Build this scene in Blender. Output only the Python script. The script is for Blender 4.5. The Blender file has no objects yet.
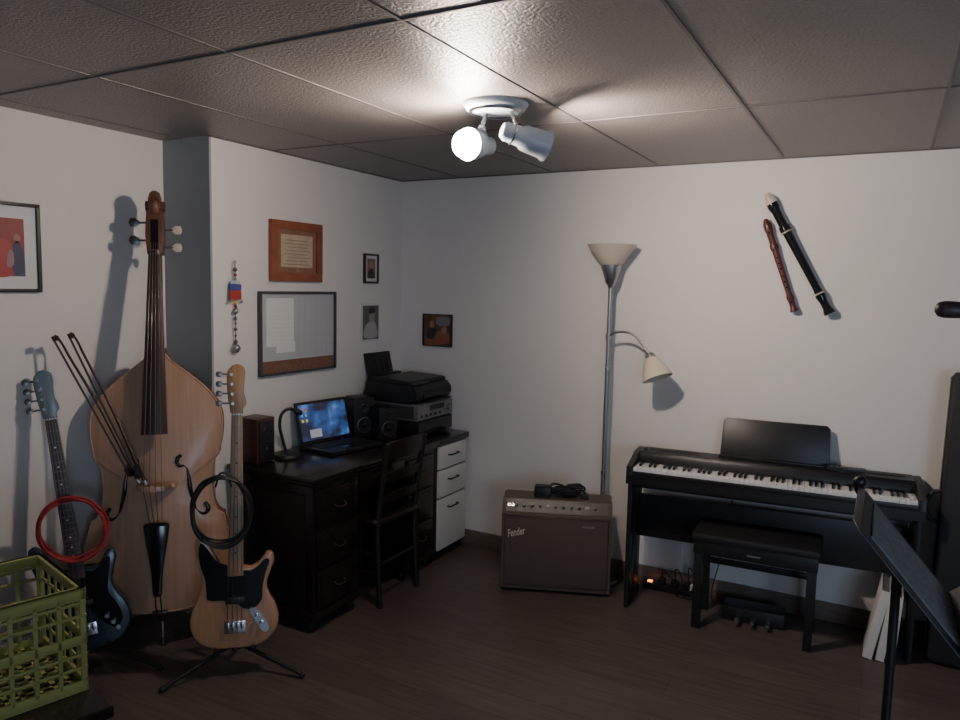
import bpy, bmesh, math, random
from mathutils import Vector, Matrix
random.seed(4)
COL=bpy.context.scene.collection
V=Vector
# ------------------------------------------------------------------ materials
def newmat(name):
    m=bpy.data.materials.new(name); m.use_nodes=True
    nt=m.node_tree; return m,nt,nt.nodes['Principled BSDF']
def mat(name,col,rough=.5,metal=0.,emis=0.,var=0.,scale=20.,bump=0.,bscale=200.,stretch=None,coat=0.,spec=None,alpha=1.):
    m,nt,b=newmat(name)
    c=(*col,1)
    b.inputs['Base Color'].default_value=c; b.inputs['Roughness'].default_value=rough; b.inputs['Metallic'].default_value=metal
    if coat: b.inputs['Coat Weight'].default_value=coat; b.inputs['Coat Roughness'].default_value=.15
    if spec is not None: b.inputs['Specular IOR Level'].default_value=spec
    if emis: b.inputs['Emission Color'].default_value=c; b.inputs['Emission Strength'].default_value=emis
    tc=nt.nodes.new('ShaderNodeTexCoord'); mp=nt.nodes.new('ShaderNodeMapping'); nt.links.new(tc.outputs['Object'],mp.inputs[0])
    if stretch: mp.inputs['Scale'].default_value=stretch
    if var:
        n=nt.nodes.new('ShaderNodeTexNoise'); n.inputs['Scale'].default_value=scale; n.inputs['Detail'].default_value=6
        nt.links.new(mp.outputs[0],n.inputs['Vector'])
        r=nt.nodes.new('ShaderNodeValToRGB'); r.color_ramp.elements[0].position=.3; r.color_ramp.elements[1].position=.7
        r.color_ramp.elements[0].color=(*[x*(1-var) for x in col],1); r.color_ramp.elements[1].color=(*[min(1,x*(1+var)) for x in col],1)
        nt.links.new(n.outputs['Fac'],r.inputs[0]); nt.links.new(r.outputs[0],b.inputs['Base Color'])
    if bump:
        n=nt.nodes.new('ShaderNodeTexNoise'); n.inputs['Scale'].default_value=bscale; n.inputs['Detail'].default_value=4
        nt.links.new(mp.outputs[0],n.inputs['Vector'])
        bp=nt.nodes.new('ShaderNodeBump'); bp.inputs['Strength'].default_value=bump; bp.inputs['Distance'].default_value=.01
        nt.links.new(n.outputs['Fac'],bp.inputs['Height']); nt.links.new(bp.outputs[0],b.inputs['Normal'])
    return m

M={}
M['wall']=mat('wall_paint',(.75,.735,.72),.75,var=.02,scale=2,bump=.06,bscale=120)
M['wall_shaded']=mat('wall_paint_shaded',(.33,.35,.37),.75,var=.03,scale=2,bump=.06,bscale=120)  # same wall paint, with the shade of the bumpout end put into its colour
M['base']=mat('baseboard_wood',(.16,.125,.105),.5,var=.2,scale=8,stretch=(1,1,6))
M['ceil']=mat('ceiling_tile',(.225,.205,.195),.40,var=.10,scale=90,bump=.42,bscale=100)
M['grid']=mat('ceiling_grid',(.13,.12,.12),.5)
M['black']=mat('black_plastic',(.012,.012,.013),.4,var=.2,scale=30)
M['blackgloss']=mat('black_gloss',(.010,.010,.012),.15)
M['blacksoft']=mat('black_vinyl',(.012,.012,.014),.55,bump=.2,bscale=300)
M['cable']=mat('black_rubber',(.012,.012,.012),.5)
M['red']=mat('red_rubber',(.36,.03,.035),.4)
M['mahog']=mat('dark_mahogany',(.012,.007,.007),.25,var=.4,scale=6,stretch=(1,.3,4),coat=.2)
M['chairwood']=mat('dark_chair_wood',(.014,.008,.0075),.4,var=.4,scale=12,stretch=(1,1,.2))
M['brownwood']=mat('walnut_veneer',(.06,.02,.013),.4,var=.3,scale=15,stretch=(1,1,.2))
M['white']=mat('white_lacquer',(.66,.64,.60),.4,var=.04,scale=5)
M['key']=mat('ivory_key',(.74,.74,.75),.3)
M['chrome']=mat('chrome',(.62,.62,.63),.22,1.)
M['darkchrome']=mat('aged_chrome',(.20,.19,.18),.35,1.)
M['steel']=mat('brushed_nickel',(.42,.42,.42),.38,1.)
M['silver']=mat('silver_plastic',(.24,.24,.24),.4,.5)
M['spruce']=mat('spruce_varnish',(.43,.262,.165),.38,var=.10,scale=9,stretch=(8,.5,1),coat=.15)
M['ribs']=mat('maple_ribs',(.24,.12,.06),.35,var=.3,scale=20,stretch=(1,6,1))
M['ebony']=mat('ebony_brown',(.040,.018,.015),.35,var=.3,scale=15,stretch=(6,.3,1))
M['headwood']=mat('scroll_wood',(.14,.062,.035),.4,var=.3,scale=10)
M['ash']=mat('natural_ash',(.46,.245,.130),.3,var=.15,scale=10,stretch=(7,.6,1),coat=.3)
M['maple']=mat('maple_neck',(.34,.20,.095),.35,var=.12,scale=12,stretch=(6,.5,1))
M['rosewood']=mat('rosewood',(.06,.035,.035),.45,var=.25,scale=15,stretch=(6,.5,1))
M['blue']=mat('blue_metallic',(.014,.030,.048),.3,.2,var=.15,scale=30,coat=.3)
M['lblue']=mat('light_blue_lacquer',(.14,.20,.235),.35,coat=.2)
M['cream']=mat('cream_plastic',(.62,.55,.44),.35)
M['recwood']=mat('recorder_pearwood',(.10,.028,.022),.35,var=.3,scale=30)
M['amp']=mat('brown_tolex',(.115,.084,.066),.65,var=.10,scale=60,bump=.4,bscale=350)
M['grille']=mat('brown_grille_cloth',(.094,.067,.054),.85,var=.25,scale=250,bump=.3,bscale=400)
M['panel']=mat('control_panel',(.022,.017,.015),.4)
M['shade']=mat('frosted_glass_shade',(.66,.59,.49),.45)
M['crate']=mat('lime_plastic',(.29,.29,.085),.5,var=.08,scale=12)
M['paper']=mat('paper',(.70,.70,.71),.7,var=.03,scale=6)
M['page']=mat('sheet_music',(.16,.16,.17),.7,var=.25,scale=60,stretch=(1,1,6))
M['board']=mat('whiteboard',(.48,.50,.53),.3)
M['cork']=mat('cork',(.20,.10,.065),.8,var=.3,scale=90)
M['alu']=mat('grey_frame',(.07,.07,.075),.4,.3)
M['certframe']=mat('orange_wood_frame',(.28,.075,.035),.35,var=.2,scale=14)
M['cert']=mat('certificate_paper',(.26,.13,.08),.6,var=.12,scale=14)
M['ink']=mat('printed_ink',(.28,.20,.14),.7)
M['lampw']=mat('white_enamel',(.48,.55,.62),.35)
M['felt']=mat('dark_felt',(.02,.008,.008),.9)
def emismat(name,col,s):
    m,nt,b=newmat(name); b.inputs['Base Color'].default_value=(*col,1); b.inputs['Emission Color'].default_value=(*col,1); b.inputs['Emission Strength'].default_value=s; return m
M['bulb']=emismat('lit_bulb',(1,.83,.69),500)
M['bulb2']=emismat('lit_spot_bulb',(1,.83,.69),1250)
M['led']=emismat('orange_led',(1,.25,.05),4)
M['yel']=mat('yellow_tag',(.7,.55,.1),.5)

# floor planks
m,nt,b=newmat('laminate_floor'); M['floor']=m
tc=nt.nodes.new('ShaderNodeTexCoord'); br=nt.nodes.new('ShaderNodeTexBrick')
br.offset=.37; br.inputs['Scale'].default_value=1; br.inputs['Brick Width'].default_value=1.9; br.inputs['Row Height'].default_value=.16
br.inputs['Mortar Size'].default_value=.0018; br.inputs['Color1'].default_value=(.104,.082,.074,1); br.inputs['Color2'].default_value=(.086,.067,.061,1); br.inputs['Mortar'].default_value=(.055,.043,.04,1)
nt.links.new(tc.outputs['Object'],br.inputs['Vector'])
mp=nt.nodes.new('ShaderNodeMapping'); mp.inputs['Scale'].default_value=(1.2,14,1); nt.links.new(tc.outputs['Object'],mp.inputs[0])
n=nt.nodes.new('ShaderNodeTexNoise'); n.inputs['Scale'].default_value=3; n.inputs['Detail'].default_value=8; nt.links.new(mp.outputs[0],n.inputs['Vector'])
mr=nt.nodes.new('ShaderNodeMapRange'); mr.inputs[1].default_value=.3; mr.inputs[2].default_value=.7; mr.inputs[3].default_value=.72; mr.inputs[4].default_value=1.22; nt.links.new(n.outputs['Fac'],mr.inputs[0])
mx=nt.nodes.new('ShaderNodeVectorMath'); mx.operation='SCALE'; nt.links.new(br.outputs['Color'],mx.inputs[0]); nt.links.new(mr.outputs[0],mx.inputs['Scale'])
nt.links.new(mx.outputs[0],b.inputs['Base Color']); b.inputs['Roughness'].default_value=.42

# laptop wallpaper
m,nt,b=newmat('laptop_screen_image'); M['screen']=m
tc=nt.nodes.new('ShaderNodeTexCoord'); n=nt.nodes.new('ShaderNodeTexNoise'); n.inputs['Scale'].default_value=7; n.inputs['Detail'].default_value=3; nt.links.new(tc.outputs['Object'],n.inputs['Vector'])
r=nt.nodes.new('ShaderNodeValToRGB'); e=r.color_ramp.elements; e[0].position=.42; e[0].color=(.01,.012,.03,1); e[1].position=.55; e[1].color=(.02,.07,.22,1); e3=e.new(.68); e3.color=(.14,.25,.48,1)
nt.links.new(n.outputs['Fac'],r.inputs[0]); nt.links.new(r.outputs[0],b.inputs['Emission Color']); b.inputs['Emission Strength'].default_value=1.3; b.inputs['Base Color'].default_value=(.01,.01,.01,1); b.inputs['Roughness'].default_value=.2

# ------------------------------------------------------------------ geometry helpers
def group(name,loc=(0,0,0),rz=0.,mtx=None):
    o=bpy.data.objects.new(name,None); o.empty_display_size=.1; COL.objects.link(o)
    o.matrix_world=mtx if mtx is not None else Matrix.Translation(loc)@Matrix.Rotation(rz,4,'Z')
    return o
def frame(origin,up,facing):
    Y=V(up).normalized(); Z=V(facing); Z=(Z-Y*Z.dot(Y)).normalized(); X=Y.cross(Z)
    m=Matrix.Identity(4)
    for i in range(3): m[i][0]=X[i]; m[i][1]=Y[i]; m[i][2]=Z[i]; m[i][3]=origin[i]
    return m
def finish(bm,name,mt,par,smooth=False):
    bmesh.ops.recalc_face_normals(bm,faces=bm.faces[:])
    me=bpy.data.meshes.new(name); bm.to_mesh(me); bm.free()
    if smooth:
        for p in me.polygons: p.use_smooth=True
        me.set_sharp_from_angle(angle=math.radians(40))
    me.materials.append(M[mt] if isinstance(mt,str) else mt)
    o=bpy.data.objects.new(name,me); COL.objects.link(o)
    if par: o.parent=par
    return o
def box(par,name,a,b,mt,bev=0.,rot=None):
    """box between corners a and b (parent coords); rot = Euler about its centre"""
    bm=bmesh.new(); bmesh.ops.create_cube(bm,size=1)
    s=[abs(b[i]-a[i]) for i in range(3)]; c=V([(a[i]+b[i])/2 for i in range(3)])
    bmesh.ops.scale(bm,vec=s,verts=bm.verts)
    if bev: bmesh.ops.bevel(bm,geom=bm.edges[:],offset=min(bev,min(s)*.45),segments=2,affect='EDGES',profile=.6)
    mtx=Matrix.Translation(c)
    if rot:
        from mathutils import Euler
        mtx=mtx@Euler(rot).to_matrix().to_4x4()
    bmesh.ops.transform(bm,matrix=mtx,verts=bm.verts)
    return finish(bm,name,mt,par,smooth=bool(bev))
def axm(p0,d):
    d=V(d).normalized(); q=V((0,0,1)).rotation_difference(d)
    return Matrix.Translation(V(p0))@q.to_matrix().to_4x4()
def lathe(par,name,prof,mt,p0=(0,0,0),d=(0,0,1),seg=32,smooth=True):
    bm=bmesh.new(); rings=[]
    for r,z in prof:
        if r<1e-6: rings.append([bm.verts.new((0,0,z))])
        else: rings.append([bm.verts.new((r*math.cos(2*math.pi*i/seg),r*math.sin(2*math.pi*i/seg),z)) for i in range(seg)])
    for a,b2 in zip(rings,rings[1:]):
        for i in range(seg):
            j=(i+1)%seg
            if len(a)==1 and len(b2)==1: continue
            if len(a)==1: bm.faces.new((a[0],b2[i],b2[j]))
            elif len(b2)==1: bm.faces.new((a[i],b2[0],a[j]))
            else: bm.faces.new((a[i],a[j],b2[j],b2[i]))
    bmesh.ops.transform(bm,matrix=axm(p0,d),verts=bm.verts)
    return finish(bm,name,mt,par,smooth)
def cyl(par,name,p0,p1,r0,mt,r1=None,seg=20):
    r1=r0 if r1 is None else r1; L=(V(p1)-V(p0)).length
    return lathe(par,name,[(0,0),(r0,0),(r1,L),(0,L)],mt,p0,V(p1)-V(p0),seg)
def ball(par,name,c,r,mt,sc=(1,1,1)):
    bm=bmesh.new(); bmesh.ops.create_uvsphere(bm,u_segments=24,v_segments=14,radius=r)
    bmesh.ops.scale(bm,vec=sc,verts=bm.verts); bmesh.ops.translate(bm,vec=c,verts=bm.verts)
    return finish(bm,name,mt,par,True)
def tube(par,name,pts,r,mt,cyc=False,res=3,smooth=True,taper=None):
    cu=bpy.data.curves.new(name+'_c','CURVE'); cu.dimensions='3D'; cu.bevel_depth=r; cu.bevel_resolution=res; cu.use_fill_caps=True; cu.resolution_u=6
    if smooth and len(pts)>2:
        s=cu.splines.new('BEZIER'); s.bezier_points.add(len(pts)-1)
        for i,p in enumerate(pts):
            bp=s.bezier_points[i]; bp.co=p; bp.handle_left_type=bp.handle_right_type='AUTO'
            if taper: bp.radius=taper[i]
    else:
        s=cu.splines.new('POLY'); s.points.add(len(pts)-1)
        for i,p in enumerate(pts):
            s.points[i].co=(*p,1)
            if taper: s.points[i].radius=taper[i]
    s.use_cyclic_u=cyc
    t=bpy.data.objects.new(name+'_t',cu); COL.objects.link(t); bpy.context.view_layer.update()
    me=bpy.data.meshes.new_from_object(t.evaluated_get(bpy.context.evaluated_depsgraph_get())); bpy.data.objects.remove(t)
    for p in me.polygons: p.use_smooth=True
    me.materials.clear(); me.materials.append(M[mt] if isinstance(mt,str) else mt); me.name=name
    o=bpy.data.objects.new(name,me); COL.objects.link(o)
    if par: o.parent=par
    return o
def cat(pts,n=6):
    out=[];N=len(pts)
    for i in range(N):
        p0,p1,p2,p3=[V(pts[(i+k-1)%N]) for k in range(4)]
        for k in range(n):
            t=k/n
            out.append(.5*((2*p1)+(p2-p0)*t+(2*p0-5*p1+4*p2-p3)*t*t+(-p0+3*p1-3*p2+p3)*t**3))
    return out
def prism(par,name,pts,z0,z1,mt,bev=0.,seg=2,axis='z'):
    bm=bmesh.new()
    vs=[bm.verts.new((p[0],p[1],z0)) for p in pts]; f=bm.faces.new(vs)
    r=bmesh.ops.extrude_face_region(bm,geom=[f]); nv=[g for g in r['geom'] if isinstance(g,bmesh.types.BMVert)]
    bmesh.ops.translate(bm,vec=(0,0,z1-z0),verts=nv)
    if bev:
        ed=[e for e in bm.edges if abs(e.verts[0].co.z-e.verts[1].co.z)<1e-6]
        bmesh.ops.bevel(bm,geom=ed,offset=bev,segments=seg,affect='EDGES',profile=.5)
    if axis=='x':
        for v in bm.verts: v.co=V((v.co.z,v.co.x,v.co.y))
    if axis=='y':
        for v in bm.verts: v.co=V((v.co.x,v.co.z,v.co.y))
    return finish(bm,name,mt,par,True)
def coil(par,name,c,ax,ay,rx,ry,n,r,mt,jit=.012,start=None):
    pts=[];ax=V(ax).normalized();ay=V(ay).normalized();az=ax.cross(ay)
    for i in range(n*10):
        a=2*math.pi*i/10; k=1+.06*math.sin(i*.37)+random.uniform(-.03,.03)
        pts.append(V(c)+ax*rx*k*math.cos(a)+ay*ry*k*math.sin(a)+az*(random.uniform(-jit,jit)+jit*math.sin(i*.9)))
    return tube(par,name,pts,r,mt)

# ------------------------------------------------------------------ room shell
XA,XB,YB,YF,H=-3.12,-2.80,4.0,2.45,2.30
box(None,'floor',(-3.3,-1.6,-.1),(2.6,4.15,0),'floor')
box(None,'ceiling',(-3.3,-1.6,H),(2.6,4.15,H+.1),'ceil')
box(None,'wall_back',(XB,YB,0),(2.6,YB+.15,H),'wall')
box(None,'wall_left',(XA-.15,-1.6,0),(XA,YB+.15,H),'wall')
box(None,'wall_left_bumpout',(XA,YF+.012,0),(XB,YB+.15,H),'wall')
box(None,'wall_bumpout_end',(XA,YF,0),(XB-.0005,YF+.012,H),'wall_shaded')  # end face in the darkened paint, shade is in the colour
box(None,'baseboard_back',(XB+.012,YB-.013,0),(2.6,YB,.095),'base',.003)
box(None,'baseboard_left',(XB,YF+.02,0),(XB+.012,YB,.095),'base',.003)
box(None,'baseboard_far_left',(XA,-1.6,0),(XA+.012,YF,.095),'base',.003)
g=group('ceiling_grid',(0,0,H))
for i,x in enumerate((-2.98,-2.36,-1.745,-1.13,-.505,.12,.74,1.36)):
    box(g,'runner_%d'%i,(x-.006,-1.6,-.003),(x+.006,3.98,.002),'grid',.001)
for i,y in enumerate((-.86,.37,1.60,2.85)):
    xe=2.5
    box(g,'cross_%d'%i,((XA if y<2.45 else XB)+.01,y-.006,-.0035),(xe,y+.006,.002),'grid',.001)
box(g,'edge_back',(XB,YB-.014,-.005),(2.5,YB,.002),'grid')
box(g,'edge_left',(XB,YF,-.005),(XB+.014,YB,.002),'grid')

# ------------------------------------------------------------------ ceiling spotlight fixture
g=group('ceiling_spotlight',(-1.31,2.46,H))
lathe(g,'canopy',[(0,-.03),(.09,-.03),(.108,-.022),(.12,-.004),(.12,0),(0,0)],'lampw',seg=40)
lathe(g,'canopy_ring',[(.085,-.034),(.095,-.036),(.098,-.028)],'chrome',seg=40)
def head(nm,c,d,bm_,deep):
    d=V(d).normalized(); c=V(c)
    cyl(g,nm+'_stem',(c.x*.45,c.y*.45,-.03),(c.x*.62,c.y*.62,-.085),.008,'chrome')
    tube(g,nm+'_arm',[(c.x*.62,c.y*.62,-.08),tuple((V((c.x*.62,c.y*.62,-.08))+ (c-d*.10))/2),tuple(c-d*.10)],.009,'lampw')
    ball(g,nm+'_joint',(c.x*.62,c.y*.62,-.085),.017,'chrome')
    if deep:
        lathe(g,nm+'_shade',[(0,-.115),(.026,-.113),(.034,-.10),(.036,-.04),(.046,-.028),(.048,.0),(.050,.045),(.058,.062),(.058,.066),(.053,.066),(.046,.045),(.044,.0),(.03,-.03),(0,-.03)],'lampw',c,d,36)
        lathe(g,nm+'_band',[(.0375,-.075),(.039,-.072),(.0375,-.069)],'chrome',c,d,36)
        lathe(g,nm+'_bulb',[(.012,-.025),(.02,-.015),(.036,.015),(.040,.035),(.036,.05),(.020,.058),(0,.060)],bm_,c,d,30)
    else:
        lathe(g,nm+'_shade',[(0,-.115),(.024,-.113),(.034,-.10),(.036,-.045),(.048,-.032),(.056,.0),(.060,.034),(.0575,.034),(.053,.0),(.044,-.028),(.02,-.034),(0,-.034)],'lampw',c,d,36)
        lathe(g,nm+'_bulb',[(.012,-.032),(.018,-.02),(.034,.0),(.049,.022),(.053,.042),(.048,.066),(.032,.085),(.012,.093),(0,.094)],bm_,c,d,30)
head('front_head',(-.09,.0,-.140),(-.12,-.90,-.10),'bulb',False)
head('rear_head',(.13,.03,-.135),(.66,.68,-.24),'bulb2',True)

# ------------------------------------------------------------------ wall things
def wallframe(name,plane,a0,a1,z0,z1,fm,pm,fw=.02,th=.02,mat_w=0,pic=None):
    if plane[0]=='x': mtx=frame((plane[1]+.001,a0,z0),(0,0,1),(1,0,0))
    else: mtx=frame((a0,plane[1]-.001,z0),(0,0,1),(0,-1,0))
    gg=group(name,mtx=mtx); w=a1-a0;h=z1-z0
    box(gg,'backing',(0.002,0.002,0),(w-.002,h-.002,th*.5),pm)
    if fw:
        box(gg,'rail_bottom',(0,0,0),(w,fw,th),fm,.002); box(gg,'rail_top',(0,h-fw,0),(w,h,th),fm,.002)
        box(gg,'stile_left',(0,fw,0),(fw,h-fw,th),fm); box(gg,'stile_right',(w-fw,fw,0),(w,h-fw,th),fm)
    if pic: box(gg,'print',(fw+mat_w,fw+mat_w,th*.5),(w-fw-mat_w,h-fw-mat_w,th*.5+.001),pic)
    return gg,w,h
flat={}
def F(nm,c):
    if nm not in flat: flat[nm]=mat(nm,c,.5)
    return flat[nm]
def shape(par,nm,pts,z,mt): return prism(par,nm,[(p.x,p.y) for p in cat([(a,b,0) for a,b in pts],4)],z,z+.0006,mt)
# large framed picture: red print with blue lower part
gg,w,h=wallframe('framed_picture',('x',XA),1.40,1.835,1.57,1.93,'black','paper',.014,.02,.05,F('print_deep_red',(.24,.018,.022)))
box(gg,'print_band',(.064,.064,.011),(w-.064,.135,.0116),F('print_blue',(.05,.06,.15)))
shape(gg,'red_drape',[(.20,.066),(.32,.066),(.335,.12),(.315,.20),(.27,.21),(.22,.15)],.0118,F('print_red_bright',(.36,.035,.04)))
shape(gg,'figure_body',[(.325,.075),(.362,.08),(.366,.16),(.35,.20),(.33,.20),(.32,.15)],.0119,F('print_navy',(.03,.035,.09)))
shape(gg,'figure_head',[(.332,.20),(.350,.20),(.355,.222),(.342,.235),(.328,.222)],.0119,F('print_skin',(.30,.14,.11)))
shape(gg,'light_fold',[(.30,.10),(.325,.11),(.325,.16),(.31,.17),(.30,.14)],.0126,F('print_light',(.30,.18,.20)))
gg,w,h=wallframe('framed_certificate',('x',XB),2.82,3.21,1.64,1.955,'certframe','certframe',.045,.022)
box(gg,'mat_board',(.045,.045,.011),(w-.045,h-.045,.013),'cert')
box(gg,'sheet',(.075,.075,.013),(w-.075,h-.07,.0145),mat('cert_sheet',(.50,.40,.29),.6,var=.1,scale=30))
for i in range(8): box(gg,'text_line_%d'%i,(.10+.01*(i%3),.088+i*.018,.0145),(w-.10-.012*(i%2),.092+i*.018,.0152),'ink')
lathe(gg,'seal',[(0,0),(.012,0),(.012,.0015),(0,.0015)],'ink',(w*.5,.060,.015))
gg,w,h=wallframe('framed_photo',('x',XB),3.60,3.74,1.64,1.82,'brownwood','paper',.012,.015,.018,F('photo_sepia',(.26,.15,.13)))
shape(gg,'portrait_body',[(.035,.035),(.10,.035),(.095,.075),(.068,.09),(.042,.075)],.009,F('photo_dark',(.05,.03,.03)))
shape(gg,'portrait_head',[(.055,.085),(.082,.085),(.088,.115),(.068,.135),(.05,.115)],.009,F('photo_face',(.40,.22,.16)))
gg,w,h=wallframe('photo_print',('x',XB),3.58,3.77,1.28,1.52,'paper','paper',.006,.006,.010,F('photo_grey',(.14,.13,.13)))
shape(gg,'portrait_body',[(.03,.03),(.155,.03),(.15,.10),(.12,.13),(.07,.12),(.035,.09)],.0042,F('photo_light',(.42,.41,.42)))
shape(gg,'portrait_head',[(.085,.125),(.125,.13),(.135,.175),(.105,.205),(.075,.175)],.0048,F('photo_face_grey',(.36,.28,.25)))
shape(gg,'portrait_hair',[(.078,.175),(.13,.18),(.135,.20),(.105,.215),(.075,.20)],.0052,F('photo_dark',(.05,.03,.03)))
gg,w,h=wallframe('small_canvas_photo',('y',YB),-2.615,-2.40,1.25,1.455,'black','black',0.004,.018,.002,mat('canvas_warm_brown',(.13,.055,.03),.5,var=.5,scale=14))
shape(gg,'orange_glow',[(.02,.01),(.12,.01),(.19,.03),(.19,.09),(.12,.10),(.04,.07)],.0101,F('canvas_orange',(.26,.10,.045)))
shape(gg,'dark_jacket',[(.03,.05),(.08,.05),(.10,.10),(.08,.13),(.05,.125),(.03,.09)],.0106,F('canvas_dark',(.03,.03,.045)))
shape(gg,'light_patch',[(.10,.14),(.15,.13),(.195,.14),(.195,.185),(.14,.19),(.10,.18)],.0101,F('canvas_grey',(.20,.19,.20)))
shape(gg,'face_a',[(.055,.12),(.08,.12),(.084,.148),(.068,.162),(.052,.148)],.011,F('canvas_skin',(.36,.18,.11)))
shape(gg,'face_b',[(.145,.085),(.172,.085),(.176,.115),(.16,.128),(.142,.112)],.011,F('canvas_skin',(.36,.18,.11)))
# whiteboard
gg,w,h=wallframe('whiteboard',('x',XB),2.74,3.33,1.15,1.587,'alu','board',.014,.022)
box(gg,'calendar_sheet',(.05,.15,.011),(.25,h-.035,.0125),F('calendar_paper',(.80,.80,.79)))
box(gg,'calendar_tag',(.12,.115,.0115),(.26,.17,.012),F('calendar_paper',(.8,.8,.79)))
box(gg,'cork_strip',(.014,.014,.011),(w-.014,.075,.014),'cork')
for i in range(7): box(gg,'grid_v_%d'%i,(.29+i*.045,.085,.011),(.291+i*.045,h-.03,.0116),F('pencil_grey',(.40,.41,.44)))
for i in range(6): box(gg,'grid_h_%d'%i,(.29,.09+i*.058,.011),(w-.02,.091+i*.058,.0116),F('pencil_grey',(.4,.41,.44)))
for i in range(9): box(gg,'cal_line_%d'%i,(.07,.18+i*.022,.0125),(.23,.1812+i*.022,.0128),F('pencil_light',(.6,.6,.62)))
# hanging ornament
g=group('beaded_wall_hanging',(XB+.02,2.580,1.29))
tube(g,'cord',[(0,0,0),(0,0,.2),(0,0,.43)],.0022,'darkchrome')
lathe(g,'top_ring',[(.006,-.003),(.010,0),(.006,.003)],'steel',(0,0,.435),(1,0,0))
box(g,'square_charm',(-.005,-.036,.255),(.005,.036,.30),F('enamel_red',(.40,.05,.03)),.004)
box(g,'blue_charm',(-.005,-.036,.300),(.005,.036,.33),F('enamel_blue',(.05,.08,.28)),.004)
for s_ in (-1,1): ball(g,'tassel_%d'%s_,(0,s_*.04,.245),.008,'steel')
box(g,'charm_cap',(-.004,-.030,.332),(.004,.030,.347),'lampw',.003)
for i,(z,r_,mm) in enumerate([(.40,.011,'darkchrome'),(.375,.008,'red'),(.355,.008,'steel'),(.24,.010,'yel'),(.222,.008,'red'),(.20,.015,'steel'),(.165,.009,'darkchrome'),(.14,.006,'darkchrome'),(.11,.008,'darkchrome'),(.08,.006,'darkchrome'),(.05,.010,'darkchrome'),(.018,.022,'steel')]):
    ball(g,'bead_%d'%i,(0,0,z),r_,mm)
# recorders
def recorder(name,top,bot,body,joints,r):
    top=V(top);bot=V(bot);L=(bot-top).length
    g=group(name,mtx=axm(top,bot-top))
    lathe(g,'head_joint',[(0,0),(r*.45,0),(r*.75,L*.02),(r*1.15,L*.06),(r*1.2,L*.12),(r*.95,L*.15),(r*.9,L*.27),(r*1.15,L*.275),(r*1.2,L*.315),(r*1.0,L*.32)],body)
    lathe(g,'mouthpiece',[(0,-.001),(r*.5,-.001),(r*.8,L*.02),(r*1.2,L*.06),(r*1.22,L*.085)],joints)
    lathe(g,'collar_ring',[(r*1.0,L*.320),(r*1.22,L*.322),(r*1.22,L*.328),(r*1.0,L*.330)],joints)
    lathe(g,'middle_joint',[(r*.95,L*.32),(r*.92,L*.4),(r*.78,L*.8),(r*.9,L*.83)],body)
    lathe(g,'foot_ring',[(r*.85,L*.83),(r*1.10,L*.832),(r*1.10,L*.840),(r*.85,L*.842)],joints)
    lathe(g,'foot_joint',[(r*.9,L*.84),(r*1.1,L*.85),(r*.8,L*.9),(r*.85,L*.95),(r*1.15,L*.985),(r*1.15,L),(0,L)],body)
    inv=g.matrix_world.inverted().to_3x3(); f=(inv@V((0,-1,0))); f.z=0; f.normalize()
    for i,t in enumerate((.42,.48,.54,.62,.68,.74,.90)):
        lathe(g,'finger_hole_%d'%i,[(0,0),(r*.27,0),(r*.27,.0012),(0,.0012)],'blackgloss',f*(r*.86)+V((0,0,L*t)),f,14)
    c=f*(r*1.1)+V((0,0,L*.15))
    lathe(g,'window',[(0,0),(r*.35,0),(r*.35,.002),(0,.002)],'blackgloss',c-f*.002,f,4)
    cyl(g,'wall_hook',tuple(-f*r*.5+V((0,0,L*.3))),tuple(-f*.028+V((0,0,L*.3))),.003,'steel')
recorder('alto_recorder',(-.572,3.97,2.125),(-.25,3.965,1.54),'blackgloss','cream',.023)
recorder('wooden_recorder',(-.572,3.972,2.00),(-.41,3.972,1.545),'recwood','recwood',.017)

# ------------------------------------------------------------------ double bass
E=V((-2.755,2.115,0)); S=V((-2.960,2.285,2.0))
g=group('double_bass',mtx=frame(E,S-E,(.70,-.71,0)))
half=[(.0,0),(.12,.006),(.225,.05),(.295,.13),(.32,.225),(.315,.32),(.295,.385),(.290,.415),(.265,.43),(.245,.47),(.236,.53),(.238,.60),(.250,.66),(.272,.69),(.275,.715),(.285,.76),(.290,.82),(.284,.885),(.255,.945),(.205,1.0),(.145,1.05),(.092,1.09),(.054,1.12),(.034,1.145)]
half=[(x*.94,y) for x,y in half]
out=half+[(-x,y) for x,y in reversed(half[1:])]
B0=.165
def arched(par,name,pts,zr,h,mt,cx=0,cy=.5):
    pts=cat([(p[0],p[1],0) for p in pts],4)
    bm=bmesh.new()
    ks=[1.0,.985,.95,.88,.76,.6,.42,.22]
    N=len(pts); rings=[]
    for k in ks:
        z=zr+h*math.sin(min(1,(1-k)*1.25)*math.pi/2)**.8 if k<1 else zr
        rings.append([bm.verts.new((cx+(p.x-cx)*k,B0+cy+(p.y-cy)*(k*.9+.1*k*k),z)) for p in pts])
    for a,b2 in zip(rings,rings[1:]):
        for i in range(N):
            j=(i+1)%N; bm.faces.new((a[i],a[j],b2[j],b2[i]))
    bm.faces.new(rings[-1])
    return finish(bm,name,mt,par,True)
arched(g,'belly',out,.065,.030,'spruce')
arched(g,'back_plate',out,-.060,-.004,'ribs')
po=cat([(p[0],p[1],0) for p in out],4)
bm=bmesh.new()
r1=[bm.verts.new((p.x*.975,B0+.5+(p.y-.5)*.985,.063)) for p in po]; r2=[bm.verts.new((p.x*.975,B0+.5+(p.y-.5)*.985,-.058)) for p in po]
for i in range(len(po)):
    j=(i+1)%len(po); bm.faces.new((r1[i],r1[j],r2[j],r2[i]))
finish(bm,'ribs',"ribs",g,True)
tube(g,'edge_binding',[(p.x*.995,B0+.5+(p.y-.5)*.995,.064) for p in po],.0045,'spruce',cyc=True,smooth=False)
bz=.095
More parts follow.
